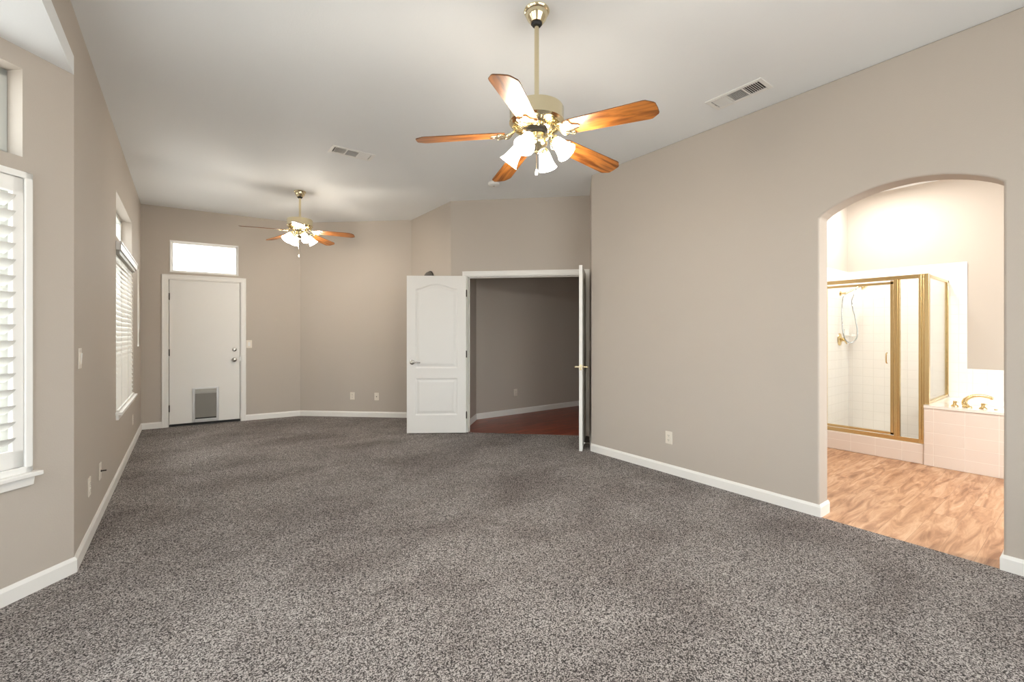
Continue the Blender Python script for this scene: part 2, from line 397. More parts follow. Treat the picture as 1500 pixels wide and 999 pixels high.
# --- baseboards: mitred strips
def base(name, pts, label, h=.085, d=.013):
    pts = [Vector(p) for p in pts]; off = []
    for i, p in enumerate(pts):
        ds = []
        if i > 0: ds.append((p-pts[i-1]).normalized())
        if i < len(pts)-1: ds.append((pts[i+1]-p).normalized())
        ns = [Vector((q.y, -q.x)) for q in ds]
        if len(ns) == 1: off.append(ns[0])
        else:
            mtr = (ns[0]+ns[1]).normalized(); off.append(mtr/max(.3, mtr.dot(ns[0])))
    bm = new()
    prof = [(0.0, -.01), (d, -.01), (d, h-.018), (d*.55, h-.004), (d*.4, h), (0.0, h)]
    rings = [[bm.verts.new((p.x+o.x*a, p.y+o.y*a, z)) for a, z in prof] for p, o in zip(pts, off)]
    n = len(prof)
    for a, b in zip(rings, rings[1:]):
        for k in range(n): bm.faces.new((a[k], a[(k+1) % n], b[(k+1) % n], b[k]))
    bm.faces.new(rings[0]); bm.faces.new(rings[-1])
    return tag(obj(name, bm, TRIM), label, 'baseboard', kind='structure')
dn = lambda p, q: (q-p).normalized()
onW = lambda p, q, s: p + dn(p, q)*s
CW = .06                            # casing width
base('baseboard_left', [onW(P0, P1, 1.2), P0, A, onW(A, B, D1A-.02-CW)], 'white baseboard along the left wall and bay')
base('baseboard_back', [onW(A, B, D1B+.02+CW), B, C, D, onW(D, E_, O4A-CW)], 'white baseboard under the two outlets of the angled back wall')
base('baseboard_return', [onW(D, E_, O4B+CW), E_, F, onW(F, G, AR0), Vector((BX0, F.y-AR0))], 'white baseboard along the right wall up to the arch')
base('baseboard_right_near', [Vector((BX0, F.y-AR1)), onW(F, G, AR1), G], 'white baseboard on the near side of the arch')
base('baseboard_hall', [HA, HB, Vector((7.0, 5.69))], 'white baseboard along the hall wall over the red floor')
base('baseboard_bath', [Vector((BX0, 1.235)), Vector((BX0, 1.99))], 'short white baseboard end on the bathroom side of the arch', h=.12)

# ------------------------------------------------------------------ doorway trim
M4 = wallM(D, E_)
def casing(name, M, s0, s1, ztop, label, th=.12, w=CW):
    bm = new(); t = .018
    def leg(x0, x1):
        box(bm, x0, x1, -t*.65, 0, 0, ztop+.0); 
    for x0, x1, xo in ((s0-w, s0, s0-w), (s1, s1+w, s1+w-.018)):
        box(bm, x0, x1, -t*.6, 0, -.01, ztop)
        box(bm, xo, xo+.018, -t, -t*.6, -.01, ztop+w)
    box(bm, s0-w, s1+w, -t*.6, 0, ztop, ztop+w)
    box(bm, s0-w, s1+w, -t, -t*.6, ztop+w-.018, ztop+w)
    # jamb lining
    box(bm, s0, s0+.012, 0, th, -.01, ztop); box(bm, s1-.012, s1, 0, th, -.01, ztop); box(bm, s0, s1, 0, th, ztop-.012, ztop)
    # stop
    box(bm, s0+.012, s0+.022, .055, .09, -.01, ztop-.012); box(bm, s1-.022, s1-.012, .055, .09, -.01, ztop-.012); box(bm, s0+.012, s1-.012, .055, .09, ztop-.022, ztop-.012)
    o = obj(name, bm, TRIM, M=M, bevel=.002)
    return tag(o, label, 'door frame', kind='structure')
casing('trim_1', M4, O4A, O4B, 2.055, 'white casing around the double doorway')
M1 = wallM(A, B)
casing('trim_2', M1, D1A-.02, D1B+.02, 2.06, 'white casing around the flush entry door', th=TH)

# ------------------------------------------------------------------ interior two-panel doors
def door_face(W_, H2, y, sgn):
    """height-field face of a two-panel arch-top moulded door"""
    nx, nz = 120, 300; verts = []; faces = []
    def arch_top(x):
        c = (x-W_/2)/(W_/2-.115); c = max(-1, min(1, c)); return 1.865 + .062*(.5+.5*cos(pi*c))**.9
    def prof(d):
        if d < 0: return 0
        if d < .010: return -.0075*sin(d/.010*pi/2)
        if d < .020: return -.0075
        if d < .048: return -.0075 + .0062*((d-.020)/.028)
        return -.0013
    for j in range(nz+1):
        z = H2*j/nz
        for i in range(nx+1):
            x = W_*i/nx
            dl = min(x-.115, W_-.115-x)
            d1 = min(dl, z-.235, .705-z); d2 = min(dl, z-.845, arch_top(x)-z)
            h = prof(max(d1, d2))
            verts.append((x, y + sgn*h, z))
    for j in range(nz):
        for i in range(nx):
            a = j*(nx+1)+i; faces.append((a, a+1, a+nx+2, a+nx+1))
    return verts, faces
def door_mesh(W_, H2, t):
    v1, f1 = door_face(W_, H2, -t/2, -1); v2, f2 = door_face(W_, H2, t/2, 1)
    n = len(v1); verts = v1+v2; faces = f1 + [tuple(n+i for i in f[::-1]) for f in f2]
    k = len(verts)
    verts += [(0, -t/2, 0), (W_, -t/2, 0), (W_, t/2, 0), (0, t/2, 0), (0, -t/2, H2), (W_, -t/2, H2), (W_, t/2, H2), (0, t/2, H2)]
    faces += [(k, k+3, k+2, k+1), (k+4, k+5, k+6, k+7), (k, k+4, k+7, k+3), (k+1, k+2, k+6, k+5)]
    me = bpy.data.meshes.new('door_panel'); me.from_pydata(verts, [], faces); me.update()
    for p in me.polygons[:len(f1)+len(f2)]: p.use_smooth = True
    me.materials.append(DOORW); return me
DW, DH, DT = .765, 2.035, .035
DMESH = door_mesh(DW, DH, DT)
def lever(side, m, x, z, dirx, name='door_lever', label=None):
    bm = new(); s = side
    Mx = T(x, s*DT/2, z) @ Rm(-s*pi/2, 'X')
    lathe(bm, [(0, 0), (.031, 0), (.031, .006), (.026, .011), (.012, .014), (.011, .042), (.0, .042)], 24, Mx)
    pts = [(x, s*(DT/2+.044), z), (x+dirx*.02, s*(DT/2+.05), z), (x+dirx*.06, s*(DT/2+.05), z+.003), (x+dirx*.11, s*(DT/2+.046), z-.002)]
    tube(bm, smooth_path(pts, 6), .0085, 10)
    return bm
def interior_door(name, hinge, free, label, leverlab, m):
    d = (Vector(free)-Vector(hinge)).normalized()
    o = bpy.data.objects.new(name, DMESH); COL.objects.link(o)
    o.location = (hinge[0], hinge[1], .012); o.rotation_euler = (0, 0, atan2(d.y, d.x))
    tag(o, label, 'door', kind='structure')
    for s in (-1, 1):
        tag(obj('door_lever', lever(s, m, DW-.07, .915, -1), m, o, smooth=True), leverlab)
    bm = new(); box(bm, DW-.001, DW+.0015, -.012, .012, .885, .945); obj('latch_plate', bm, m, o)
    return o
dl = interior_door('door_1', (2.936, 4.962), (2.302, 5.394), 'white two-panel door leaf swung open left of the doorway', 'satin nickel lever handle', NICKEL)
dr = interior_door('door_2', (4.045, 3.921), (3.468, 3.419), 'white door leaf seen edge-on beside the right wall', 'brass lever handle', BRASS)
def hinges(o, zs, side):
    for z in zs:
        bm = new(); lathe(bm, [(0, 0), (.0075, 0), (.0075, .09), (0, .09)], 12, T(-.004, side*(DT/2+.002), z-.045)); box(bm, -.003, .0, -DT/2, DT/2, z-.045, z+.045)
        tag(obj('hinge', bm, BRONZE, o, smooth=True), 'dark bronze hinge')
hinges(dl, (.23, 1.02, 1.81), 1); hinges(dr, (.23, 1.02, 1.81), -1)
# narrow door-stop stub on return baseboard
t = thing('door_stop', 'small white-tipped door stop low on the return wall behind the door edge', 'door stop', (E_.x, E_.y, 0), 0)
n5 = Vector((-(E_-F).normalized().y, (E_-F).normalized().x)); p5 = F + (E_-F)*.22
t.location = (p5.x+n5.x*.013, p5.y+n5.y*.013, .045); t.rotation_euler = (0, 0, rot_for(n5))
bm = new(); pts = [(.006*cos(k*.9), -.002-.0008*k, .006*sin(k*.9)) for k in range(70)]; tube(bm, pts, .0012, 6); obj('spring', bm, NICKEL, t, smooth=True)
bm = new(); lathe(bm, [(0, 0), (.009, 0), (.009, .014), (.006, .018), (0, .018)], 16, T(0, -.056, 0) @ Rm(pi/2, 'X')); obj('tip', bm, WPLASTIC, t, smooth=True)

# ------------------------------------------------------------------ entry door with pet door
bm = new(); box(bm, 0, D1B-D1A, .02, .062, .018, 2.035)
ed = tag(obj('door_3', bm, DOORW, M=M1 @ T(D1A, 0, .014), bevel=.002), 'white flush entry door with a pet flap near its foot', 'door', kind='structure')
for z in (.24, 1.02, 1.80):
    bm = new(); lathe(bm, [(0, 0), (.008, 0), (.008, .095), (0, .095)], 12, T(-.006, .012, z-.047)); box(bm, -.014, .004, .012, .02, z-.047, z+.047)
    tag(obj('hinge', bm, BRONZE, ed, smooth=True), 'dark bronze hinge')
bm = new(); xk = .765
lathe(bm, [(0, 0), (.031, 0), (.032, .006), (.027, .014), (.02, .02), (0, .021)], 24, T(xk, .02, 1.05) @ Rm(pi/2, 'X')); box(bm, xk-.005, xk+.005, -.018, 0, 1.035, 1.065)
obj('deadbolt', bm, NICKEL, ed, smooth=True)
bm = new(); lathe(bm, [(0, 0), (.033, 0), (.033, .005), (.024, .012), (.012, .016), (.012, .03), (.022, .036), (.029, .046), (.028, .058), (.018, .066), (0, .067)], 24, T(xk, .02, .90) @ Rm(pi/2, 'X'))
obj('door_knob', bm, NICKEL, ed, smooth=True)
bm = new(); box(bm, D1B-D1A-.001, D1B-D1A+.012, .012, .02, .87, .93); obj('strike_plate', bm, NICKEL, ed)
bm = new(); box(bm, -.018, D1B-D1A+.018, .001, .14, -.06, -.013); box(bm, -.018, D1B-D1A+.018, .03, .14, -.02, .008); box(bm, 0, D1B-D1A, .03, .058, .006, .018); obj('door_gap_shade', bm, BLACK, ed)  # black boxes paint the shade under the door and block light leaks
px0, px1, pz0, pz1 = .262, .572, .035, .512
bm = new()
box(bm, px0, px0+.028, .0, .02, pz0-.012, pz1); box(bm, px1-.028, px1, .0, .02, pz0-.012, pz1)
box(bm, px0+.028, px1-.028, .008, .02, pz1-.022, pz1); box(bm, px0+.028, px1-.028, .004, .02, pz0, pz0+.03)
pf = obj('pet_door_frame', bm, ALU, ed, bevel=.003)
bm = new(); box(bm, px0+.03, px1-.03, .01, .019, pz1-.085, pz1-.022); box(bm, px0+.045, px1-.045, .004, .01, pz1-.068, pz1-.048)
tag(obj('flap_rail', bm, BACKM, ed, bevel=.002), 'grey clamp rail at the flap top')
bm = new(); box(bm, px0+.03, px1-.03, .012, .019, pz0+.03, pz1-.085)
tag(obj('pet_flap', bm, FLAPM, ed), 'grey vinyl flap')
bm = new(); box(bm, px0+.03, px1-.03, .010, .0125, pz0+.034, pz0+.05); obj('flap_magnet_strip', bm, DARK, ed)

# ------------------------------------------------------------------ windows
def window(name, M, s0, s1, z0, z1, label, y=.085, fw=.035, mull=(), m=None, fd=.045):
    bm = new()
    box(bm, s0, s0+fw, y, y+fd, z0, z1); box(bm, s1-fw, s1, y, y+fd, z0, z1)
    box(bm, s0, s1, y, y+fd, z0, z0+fw); box(bm, s0, s1, y, y+fd, z1-fw, z1)
    for q in mull: box(bm, q-.02, q+.02, y, y+fd, z0, z1)
    o = obj(name, bm, m or VINYLFR, M=M, bevel=.003); tag(o, label, 'window', kind='structure')
    bm = new(); box(bm, s0+.01, s1-.01, y+.02, y+.024, z0+.01, z1-.01); obj('window_pane', bm, GLASS, o)
    return o
ML = wallM(P0, A); MA = wallM(P1, P0)
window('window_1', MA, BW0, BW1, .61, 2.07, 'tall bay window behind the white louvred shutters', y=.095, mull=[(BW0+BW1)/2+.06])
window('window_2', MA, BT0, BT1, 2.165, 2.60, 'small high window above the shutters at the left edge', y=.09)
w3 = window('window_3', ML, *LW_HOLES[0], 'window on the left wall behind the white blind', y=.10, mull=[Lw(5.86)])
window('window_4', ML, *LW_HOLES[1], 'small high window above the white blind', y=.09)
w5 = window('window_5', M1, .322, 1.108, 2.165, 2.585, 'narrow transom window over the entry door', y=.03, fw=.022, m=TRIM)
bm = new(); a0, a1, z0, z1 = .322, 1.108, 2.165, 2.585
for x0, x1, q0, q1 in ((a0-.012, a0+.003, z0-.012, z1+.012), (a1-.003, a1+.012, z0-.012, z1+.012), (a0, a1, z1-.003, z1+.012), (a0, a1, z0-.012, z0+.003)): box(bm, x0, x1, -.006, .03, q0, q1)
obj('transom_bead', bm, TRIM, w5)
MBm, MBn = wallM(P2, P1), wallM(P3, P2)
window('window_6', MBm, .15, 1.4, .61, 2.07, 'middle bay window outside the frame')
window('window_7', MBm, .15, 1.4, 2.16, 2.6, 'middle high bay window outside the frame')
window('window_8', MBn, .22, 1.05, .61, 2.07, 'near bay window outside the frame')
window('window_9', MBn, .22, 1.05, 2.16, 2.6, 'near high bay window outside the frame')
window('fill_window', wallM(G, H_), .4, 3.7, .75, 2.6, 'wide unseen window added behind the camera for daylight', mull=[2.05])  # unseen window, added and sized to brighten the room
window('window_11', wallM(Vector((BX1, BY0)), Vector((BX0, BY0))), .3, 1.9, 1.0, 2.2, 'bathroom window over the tub', y=.05)
def wport(name, M, s0, s1, z0, z1, y):
    p = M @ Vector(((s0+s1)/2, y, (z0+z1)/2)); n = M.to_3x3() @ Vector((0, -1, 0)); portal(name, p, (n.x, n.y), s1-s0, z1-z0)
wport('portal_bay_far', MA, BW0, BW1, .61, 2.07, .16); wport('portal_bay_far_high', MA, BT0, BT1, 2.165, 2.6, .16)
wport('portal_left', ML, *LW_HOLES[0], .16); wport('portal_left_high', ML, *LW_HOLES[1], .16)
wport('portal_transom', M1, .322, 1.108, 2.165, 2.585, .16)
wport('portal_bay_mid', MBm, .15, 1.4, .61, 2.07, .16); wport('portal_bay_mid_high', MBm, .15, 1.4, 2.16, 2.6, .16)
wport('portal_bay_near', MBn, .22, 1.05, .61, 2.07, .16); wport('portal_bay_near_high', MBn, .22, 1.05, 2.16, 2.6, .16)
wport('portal_fill_window', wallM(G, H_), .4, 3.7, .75, 2.6, .16)
wport('portal_bath', wallM(Vector((BX1, BY0)), Vector((BX0, BY0))), .3, 1.9, 1.0, 2.2, .11)

def sill(parent_M, s0, s1, ztop, proj, name, label):
    bm = new(); box(bm, s0-.045, s1+.045, -proj, .095, ztop-.022, ztop)
    prism(bm, [(s0-.025, ztop-.068), (s1+.025, ztop-.068), (s1+.03, ztop-.022), (s0-.03, ztop-.022)], -.02, 0)
    return tag(obj(name, bm, TRIM, M=parent_M, bevel=.004), label, 'window sill', kind='structure')
sill(MA, BW0, BW1, .612, .05, 'trim_3', 'white sill and apron under the louvred shutters')
sill(ML, *LW_HOLES[0][:2], .612, .045, 'trim_4', 'white sill under the blind on the left wall')

# --- plantation shutter (far bay window)
def louver_mesh(L, w, t):
    bm = new(); n = 14; pts = [(w/2*cos(2*pi*i/n), t/2*sin(2*pi*i/n)) for i in range(n)]
    a = [bm.verts.new((0, y, z)) for y, z in pts]; b = [bm.verts.new((L, y, z)) for y, z in pts]
    for i in range(n): bm.faces.new((a[i], b[i], b[(i+1) % n], a[(i+1) % n]))
    bm.faces.new(a); bm.faces.new(b); return bm
zb0, zb1 = .612, 2.09
sh = thing('plantation_shutter', 'white wide-louvred shutter in the bay window at the left edge', 'shutter', (0, 0, 0)); sh.matrix_world = MA @ T(BW0-.02, 0, zb0)
SW = BW1+.02-(BW0-.02); SHH = zb1-zb0
bm = new(); fo = .032
box(bm, 0, fo, -.022, .03, 0, SHH); box(bm, SW-fo, SW, -.022, .03, 0, SHH); box(bm, 0, SW, -.022, .03, SHH-fo, SHH); box(bm, 0, SW, -.022, .03, 0, fo)
obj('shutter_frame', bm, SHUT, sh, bevel=.004)
half = (SW-2*fo)/2
for k in range(2):
    x0 = fo+k*half; bm = new(); st = .045
    box(bm, x0+.002, x0+st, -.014, .014, fo+.002, SHH-fo-.002); box(bm, x0+half-st, x0+half-.002, -.014, .014, fo+.002, SHH-fo-.002)
    box(bm, x0, x0+half-.002, -.014, .014, SHH-fo-.075, SHH-fo-.002); box(bm, x0, x0+half-.002, -.014, .014, fo+.002, fo+.085)
    pn = obj('shutter_panel', bm, SHUT, sh, bevel=.003)
    z0, z1 = fo+.09, SHH-fo-.08; n = 16; first = None
    for i in range(n):
        zc = z0 + (z1-z0)*(i+.5)/n
        Mx = T(x0+st+.001, 0, zc) @ Rm(radians(-33), 'X')
        if first is None:
            first = obj('louver', louver_mesh(half-2*st-.002, .088, .011), LOUVM, pn, smooth=True, M=Mx)
        else:
            c = first.copy(); COL.objects.link(c); c.matrix_local = Mx
    bm = new(); box(bm, x0+half/2-.006, x0+half/2+.006, .038, .052, z0+.02, z1-.02); obj('tilt_rod', bm, SHUT, pn)

# --- venetian blind (left wall)
bl = thing('window_blind', 'white horizontal-slat blind with valance on the left wall', 'blind'); bl.matrix_world = ML @ T(Lw(5.105), 0, .612)
BWd = 1.50; BHt = 1.42
bm = new()
prism(bm, [(0, BHt-.005), (1.62, BHt-.005), (1.62, BHt+.07), (0, BHt+.07)], -.034, -.026)
box(bm, 0, .008, -.034, .0, BHt-.005, BHt+.07); box(bm, 1.612, 1.62, -.034, .0, BHt-.005, BHt+.07); box(bm, 0, 1.62, -.04, -.03, BHt+.055, BHt+.075)
tag(obj('valance', bm, WPLASTIC, bl, bevel=.003), 'white valance board with grey ends')
bm = new(); box(bm, .03, BWd-.03, -.024, .03, BHt-.04, BHt+.01); obj('headrail', bm, BACKM, bl)
bm = new(); w = .05; prism(bm, [(0, -.0014), (BWd-.06, -.0014), (BWd-.06, .0014), (0, .0014)], -w/2, w/2); first = None
n = 30
for i in range(n):
    Mx = T(.03, .004, .035+(BHt-.08)*i/(n-1)) @ Rm(radians(67), 'X')
    if first is None: first = obj('slat', bm, SLATM, bl, M=Mx)
    else:
        c = first.copy(); COL.objects.link(c); c.matrix_local = Mx
bm = new(); box(bm, .03, BWd-.03, -.02, .028, 0.001, .018); obj('bottom_rail', bm, SLATM, bl, bevel=.003)
for x in (.2, .75, 1.3):
    bm = new(); tube(bm, [(x, -.021, .01), (x, -.021, BHt)], .0011, 6); obj('ladder_cord', bm, BACKM, bl)
bm = new(); tube(bm, [(BWd-.03, -.05, BHt), (BWd-.03, -.052, BHt-.85)], .005, 8); lathe(bm, [(0, -.03), (.008, -.03), (.006, 0), (0, 0)], 10, T(BWd-.03, -.052, BHt-.85)); obj('tilt_wand', bm, SLATM, bl, smooth=True)
bm = new(); tube(bm, smooth_path([(BWd+.03, -.05, BHt), (BWd+.06, -.05, BHt-.25), (BWd+.12, -.052, BHt-.55), (BWd+.10, -.05, BHt-.68), (BWd+.02, -.05, BHt-.76)], 8), .0022, 6); obj('pull_cord', bm, SLATM, bl)

# ------------------------------------------------------------------ plates on the walls
def plate_bm(w=.072, h=.117):
    bm = new(); prism(bm, [(-w/2, -h/2), (w/2, -h/2), (w/2, h/2), (-w/2, h/2)], -.006, 0); return bm
def on_wall(p, q, s, z, y=0): 
    v = wallM(p, q) @ Vector((s, y, z)); d = dn(p, q); return (v.x, v.y, v.z), atan2(d.y, d.x)
def make_outlet(label):
    t = thing('wall_outlet', label, 'outlet', group='electrical outlets on the walls')
    obj('cover_plate', plate_bm(), PLATE, t, bevel=.003)
    for dz in (.021, -.021):
        bm = new(); pts = []
        for i in range(20):
            a = 2*pi*i/20; x = .017*cos(a); z = max(-.0125, min(.0125, .017*sin(a))); pts.append((x, z+dz))
        prism(bm, pts, -.009, -.006)
        r = obj('receptacle', bm, PLATE, t)
        bm = new(); box(bm, -.0075, -.005, -.0094, -.0088, dz-.002, dz+.007); box(bm, .005, .0075, -.0094, -.0088, dz-.001, dz+.006)
        lathe(bm, [(0, 0), (.0026, 0), (.0026, .0006), (0, .0006)], 10, T(0, -.0088, dz-.008) @ Rm(pi/2, 'X')); tag(obj('slots', bm, DARK, r), 'dark plug slots')
    bm = new(); lathe(bm, [(0, 0), (.003, 0), (.002, .0012), (0, .0012)], 10, T(0, -.006, 0) @ Rm(pi/2, 'X')); obj('screw', bm, NICKEL, t)
    return t
o1 = make_outlet('ivory outlet low on the long right wall'); l, r = on_wall(F, G, F.y-2.416, .332); o1.location = l; o1.rotation_euler = (0, 0, r)
s1 = (Vector((2.09, 7.009))-B).length; s2 = (Vector((2.381, 6.747))-B).length
l, r = on_wall(B, C, s1, .325); copy_tree(o1, l, r, 'ivory outlet on the angled back wall, left of the cable plate')
l, r = on_wall(HB, Vector((7, 5.69)), 4.286-HB.x, .345); copy_tree(o1, l, r, 'ivory outlet on the dim hall wall seen through the doorway')
l, r = on_wall(P0, A, Lw(3.788), .339); copy_tree(o1, l, r, 'outlet low on the left wall nearest the bay')
l, r = on_wall(P0, A, Lw(6.601), .316); copy_tree(o1, l, r, 'outlet on the left wall just under the blind window')
def make_jack(label, loc, rz, ext):
    t = thing('cable_plate', label, 'cable plate', loc, rz, group='coaxial cable plates')
    obj('cover_plate', plate_bm(), PLATE, t, bevel=.003)
    bm = new(); lathe(bm, [(0, 0), (.0075, 0), (.0075, .004), (.0048, .004), (.0048, ext), (0, ext)], 12, T(0, -.006, 0) @ Rm(pi/2, 'X')); tag(obj('coax_socket', bm, BRONZE, t, smooth=True), 'dark threaded cable socket')
    return t
make_jack('ivory cable plate on the angled back wall beside an outlet', *on_wall(B, C, s2, .320), .012)
make_jack('white cable plate with a dark socket on the left wall', *on_wall(P0, A, Lw(4.223), .328), .03)
def make_switch(label, loc, rz):
    t = thing('light_switch', label, 'light switch', loc, rz, group='light switches')
    obj('cover_plate', plate_bm(), PLATE, t, bevel=.003)
    bm = new(); box(bm, -.0165, .0165, -.0085, -.006, -.033, .033); r = obj('switch_rocker_frame', bm, PLATE, t, bevel=.001)
    bm = new(); prism(bm, [(-.0145, -.030), (.0145, -.030), (.0145, .030), (-.0145, .030)], -.0105, -.008, T(0, 0, 0) @ Rm(radians(3), 'X')); obj('rocker', bm, WPLASTIC, r)
    return t
make_switch('white wall switch at chest height on the left wall by the bay', *on_wall(P0, A, Lw(3.481), 1.155))
make_switch('ivory wall switch right of the entry door', *on_wall(A, B, (Vector((.764, 7.644))-A).length, 1.142))
make_switch('wall switch on the narrow return wall behind the edge-on door leaf', *on_wall(E_, F, (E_-Vector((3.977, 3.754))).length, 1.15))

# unidentified dark round dome on wall behind the open door leaf
t = thing('wall_disc', 'dark grey round dome peeking over the open white door leaf', 'wall chime', *[*on_wall(C, D, (C-Vector((2.81, 5.74))).length, 2.085)][:1], on_wall(C, D, .5, 0)[1])
bm = new(); lathe(bm, [(0, 0), (.098, 0), (.1, .01), (.096, .035), (.082, .062), (.058, .082), (.03, .093), (0, .097)], 32, Rm(pi/2, 'X')); obj('disc_body', bm, DISCM, t, smooth=True)
bm = new(); lathe(bm, [(.100, .004), (.106, .008), (.106, .016), (.098, .02)], 32, Rm(pi/2, 'X'), cap=False); obj('disc_ring', bm, BRONZE, t, smooth=True)

# ------------------------------------------------------------------ ceiling vents and smoke detector
def make_vent(label, loc, rz, tilts):
    t = thing('ceiling_vent', label, 'vent', loc, rz, group='ceiling air vents')
    L, Wd = .405, .190; l, w = .345, .128
    bm = new()
    for a in ((-L/2, -l/2, -Wd/2, Wd/2), (l/2, L/2, -Wd/2, Wd/2), (-l/2, l/2, -Wd/2, -w/2), (-l/2, l/2, w/2, Wd/2)):
        box(bm, a[0], a[1], a[2], a[3], -.008, 0)
    sec = l/3
    for k in (-.5, .5): box(bm, k*sec-.006, k*sec+.006, -w/2, w/2, -.008, -.002)
    obj('vent_frame', bm, WPLASTIC, t, bevel=.003)
    bm = new(); box(bm, -l/2, l/2, -w/2, w/2, -.0012, -.0002); tag(obj('duct_shadow_panel', bm, DARK, t), 'dark duct behind the louvres')  # dark sheet stands in for the shade inside the duct
    for k, (mode, ang) in enumerate(tilts):
        bm = new(); x0 = -l/2+k*sec+.007; x1 = x0+sec-.014
        if mode == 'x':
            n = 7
            for i in range(n):
                x = x0+(x1-x0)*(i+.5)/n; box(bm, -.0055, .0055, -w/2, w/2, -.0007, .0007, T(x, 0, -.0055) @ Rm(radians(ang), 'Y'))
        else:
            n = 9
            for i in range(n):
                y = -w/2+w*(i+.5)/n; box(bm, x0, x1, -.0055, .0055, -.0007, .0007, T(0, y, -.0055) @ Rm(radians(ang), 'X'))
        obj('louver_bank', bm, WPLASTIC, t)
    bm = new(); box(bm, l/2-.010, l/2-.004, -.012, .012, -.014, -.004); obj('damper_tab', bm, BACKM, t)
    return t
make_vent('white ceiling vent by the right wall, beyond the brass fan', (3.252, 1.607, CH), radians(90), [('x', -34), ('y', -46), ('x', 48)])
make_vent('white ceiling vent in mid ceiling between the two fans', (1.296, 4.357, CH), radians(-1), [('x', -26), ('y', 44), ('x', 40)])
t = thing('smoke_detector', 'round white smoke detector on the ceiling behind the brass fan', 'smoke detector', (2.88, 4.24, CH))
bm = new(); lathe(bm, [(0, 0), (.066, 0), (.068, -.012), (.064, -.026), (.05, -.034), (0, -.036)], 32); obj('detector_body', bm, WPLASTIC, t, smooth=True)
bm = new(); lathe(bm, [(0, -.036), (.012, -.036), (.011, -.039), (0, -.039)], 16); obj('test_button', bm, BACKM, t, smooth=True)

# ------------------------------------------------------------------ ceiling fans
def blade_mesh():
    bm = new(); x0, x1 = .175, .652
    out = [(x0, -.046), (x0+.03, -.056), (x1-.055, -.068), (x1-.040, -.066), (x1-.008, -.043), (x1-.002, -.034), (x1, 0), (x1-.002, .034), (x1-.008, .043), (x1-.040, .066), (x1-.055, .068), (x0+.03, .056), (x0, .046)]
    b = [bm.verts.new((x, y, -.003)) for x, y in out]; a = [bm.verts.new((x, y, .003)) for x, y in out]; n = len(out)
    bm.faces.new(a); bm.faces.new(b)
    for i in range(n): bm.faces.new((a[i], a[(i+1) % n], b[(i+1) % n], b[i])).material_index = 1
    return bm
def iron_mesh():
    bm = new()
    st = [(.055, .020, .052), (.08, .014, .050), (.105, .010, .036), (.125, .012, .018), (.142, .022, .004), (.155, .034, -.001), (.168, .044, -.002), (.180, .040, -.002), (.19, .046, -.002), (.203, .050, -.002),
          (.214, .040, -.002), (.222, .022, -.002), (.236, .016, -.002), (.248, .012, -.002), (.256, .004, -.002)]
    up, dn_ = [], []
    for x, w, z in st:
        up.append([bm.verts.new((x, -w, z)), bm.verts.new((x, 0, z)), bm.verts.new((x, w, z))]); dn_.append([bm.verts.new((x, -w*.96, z-.004)), bm.verts.new((x, 0, z-.0065)), bm.verts.new((x, w*.96, z-.004))])
    for i in range(len(st)-1):
        for k in (0, 1):
            bm.faces.new((up[i][k], up[i+1][k], up[i+1][k+1], up[i][k+1])); bm.faces.new((dn_[i][k], dn_[i][k+1], dn_[i+1][k+1], dn_[i+1][k]))
        bm.faces.new((up[i][0], dn_[i][0], dn_[i+1][0], up[i+1][0])); bm.faces.new((up[i][2], up[i+1][2], dn_[i+1][2], dn_[i][2]))
    for e in (0, -1): bm.faces.new((*up[e], *dn_[e][::-1]))
    for x, y in ((.165, -.028), (.165, .028), (.235, 0)):
        lathe(bm, [(0, -.0105), (.005, -.0095), (.006, -.006), (.006, -.002)], 10, T(x, y, 0))
    # scrolled edges
    for s in (-1, 1):
        pts = [(.10, s*.010, .036), (.13, s*.030, .010), (.15, s*.045, -.004), (.165, s*.050, -.005), (.175, s*.043, -.005), (.168, s*.034, -.006)]
        tube(bm, smooth_path(pts, 5), .0042, 6)
        pts = [(.18, s*.040, -.004), (.20, s*.054, -.005), (.214, s*.050, -.005), (.212, s*.038, -.006), (.202, s*.036, -.006)]
        tube(bm, smooth_path(pts, 5), .004, 6)
    return bm
BLADE_BM = blade_mesh()
def shade_bm():
    bm = new()
    prof = [(.024, 0), (.030, .006), (.035, .02), (.040, .045), (.045, .070), (.051, .092), (.058, .108), (.063, .116), (.0605, .1165), (.055, .108), (.048, .092), (.042, .07), (.037, .045), (.032, .02), (.024, .004)]
    lathe(bm, prof, 28, cap=False); return bm
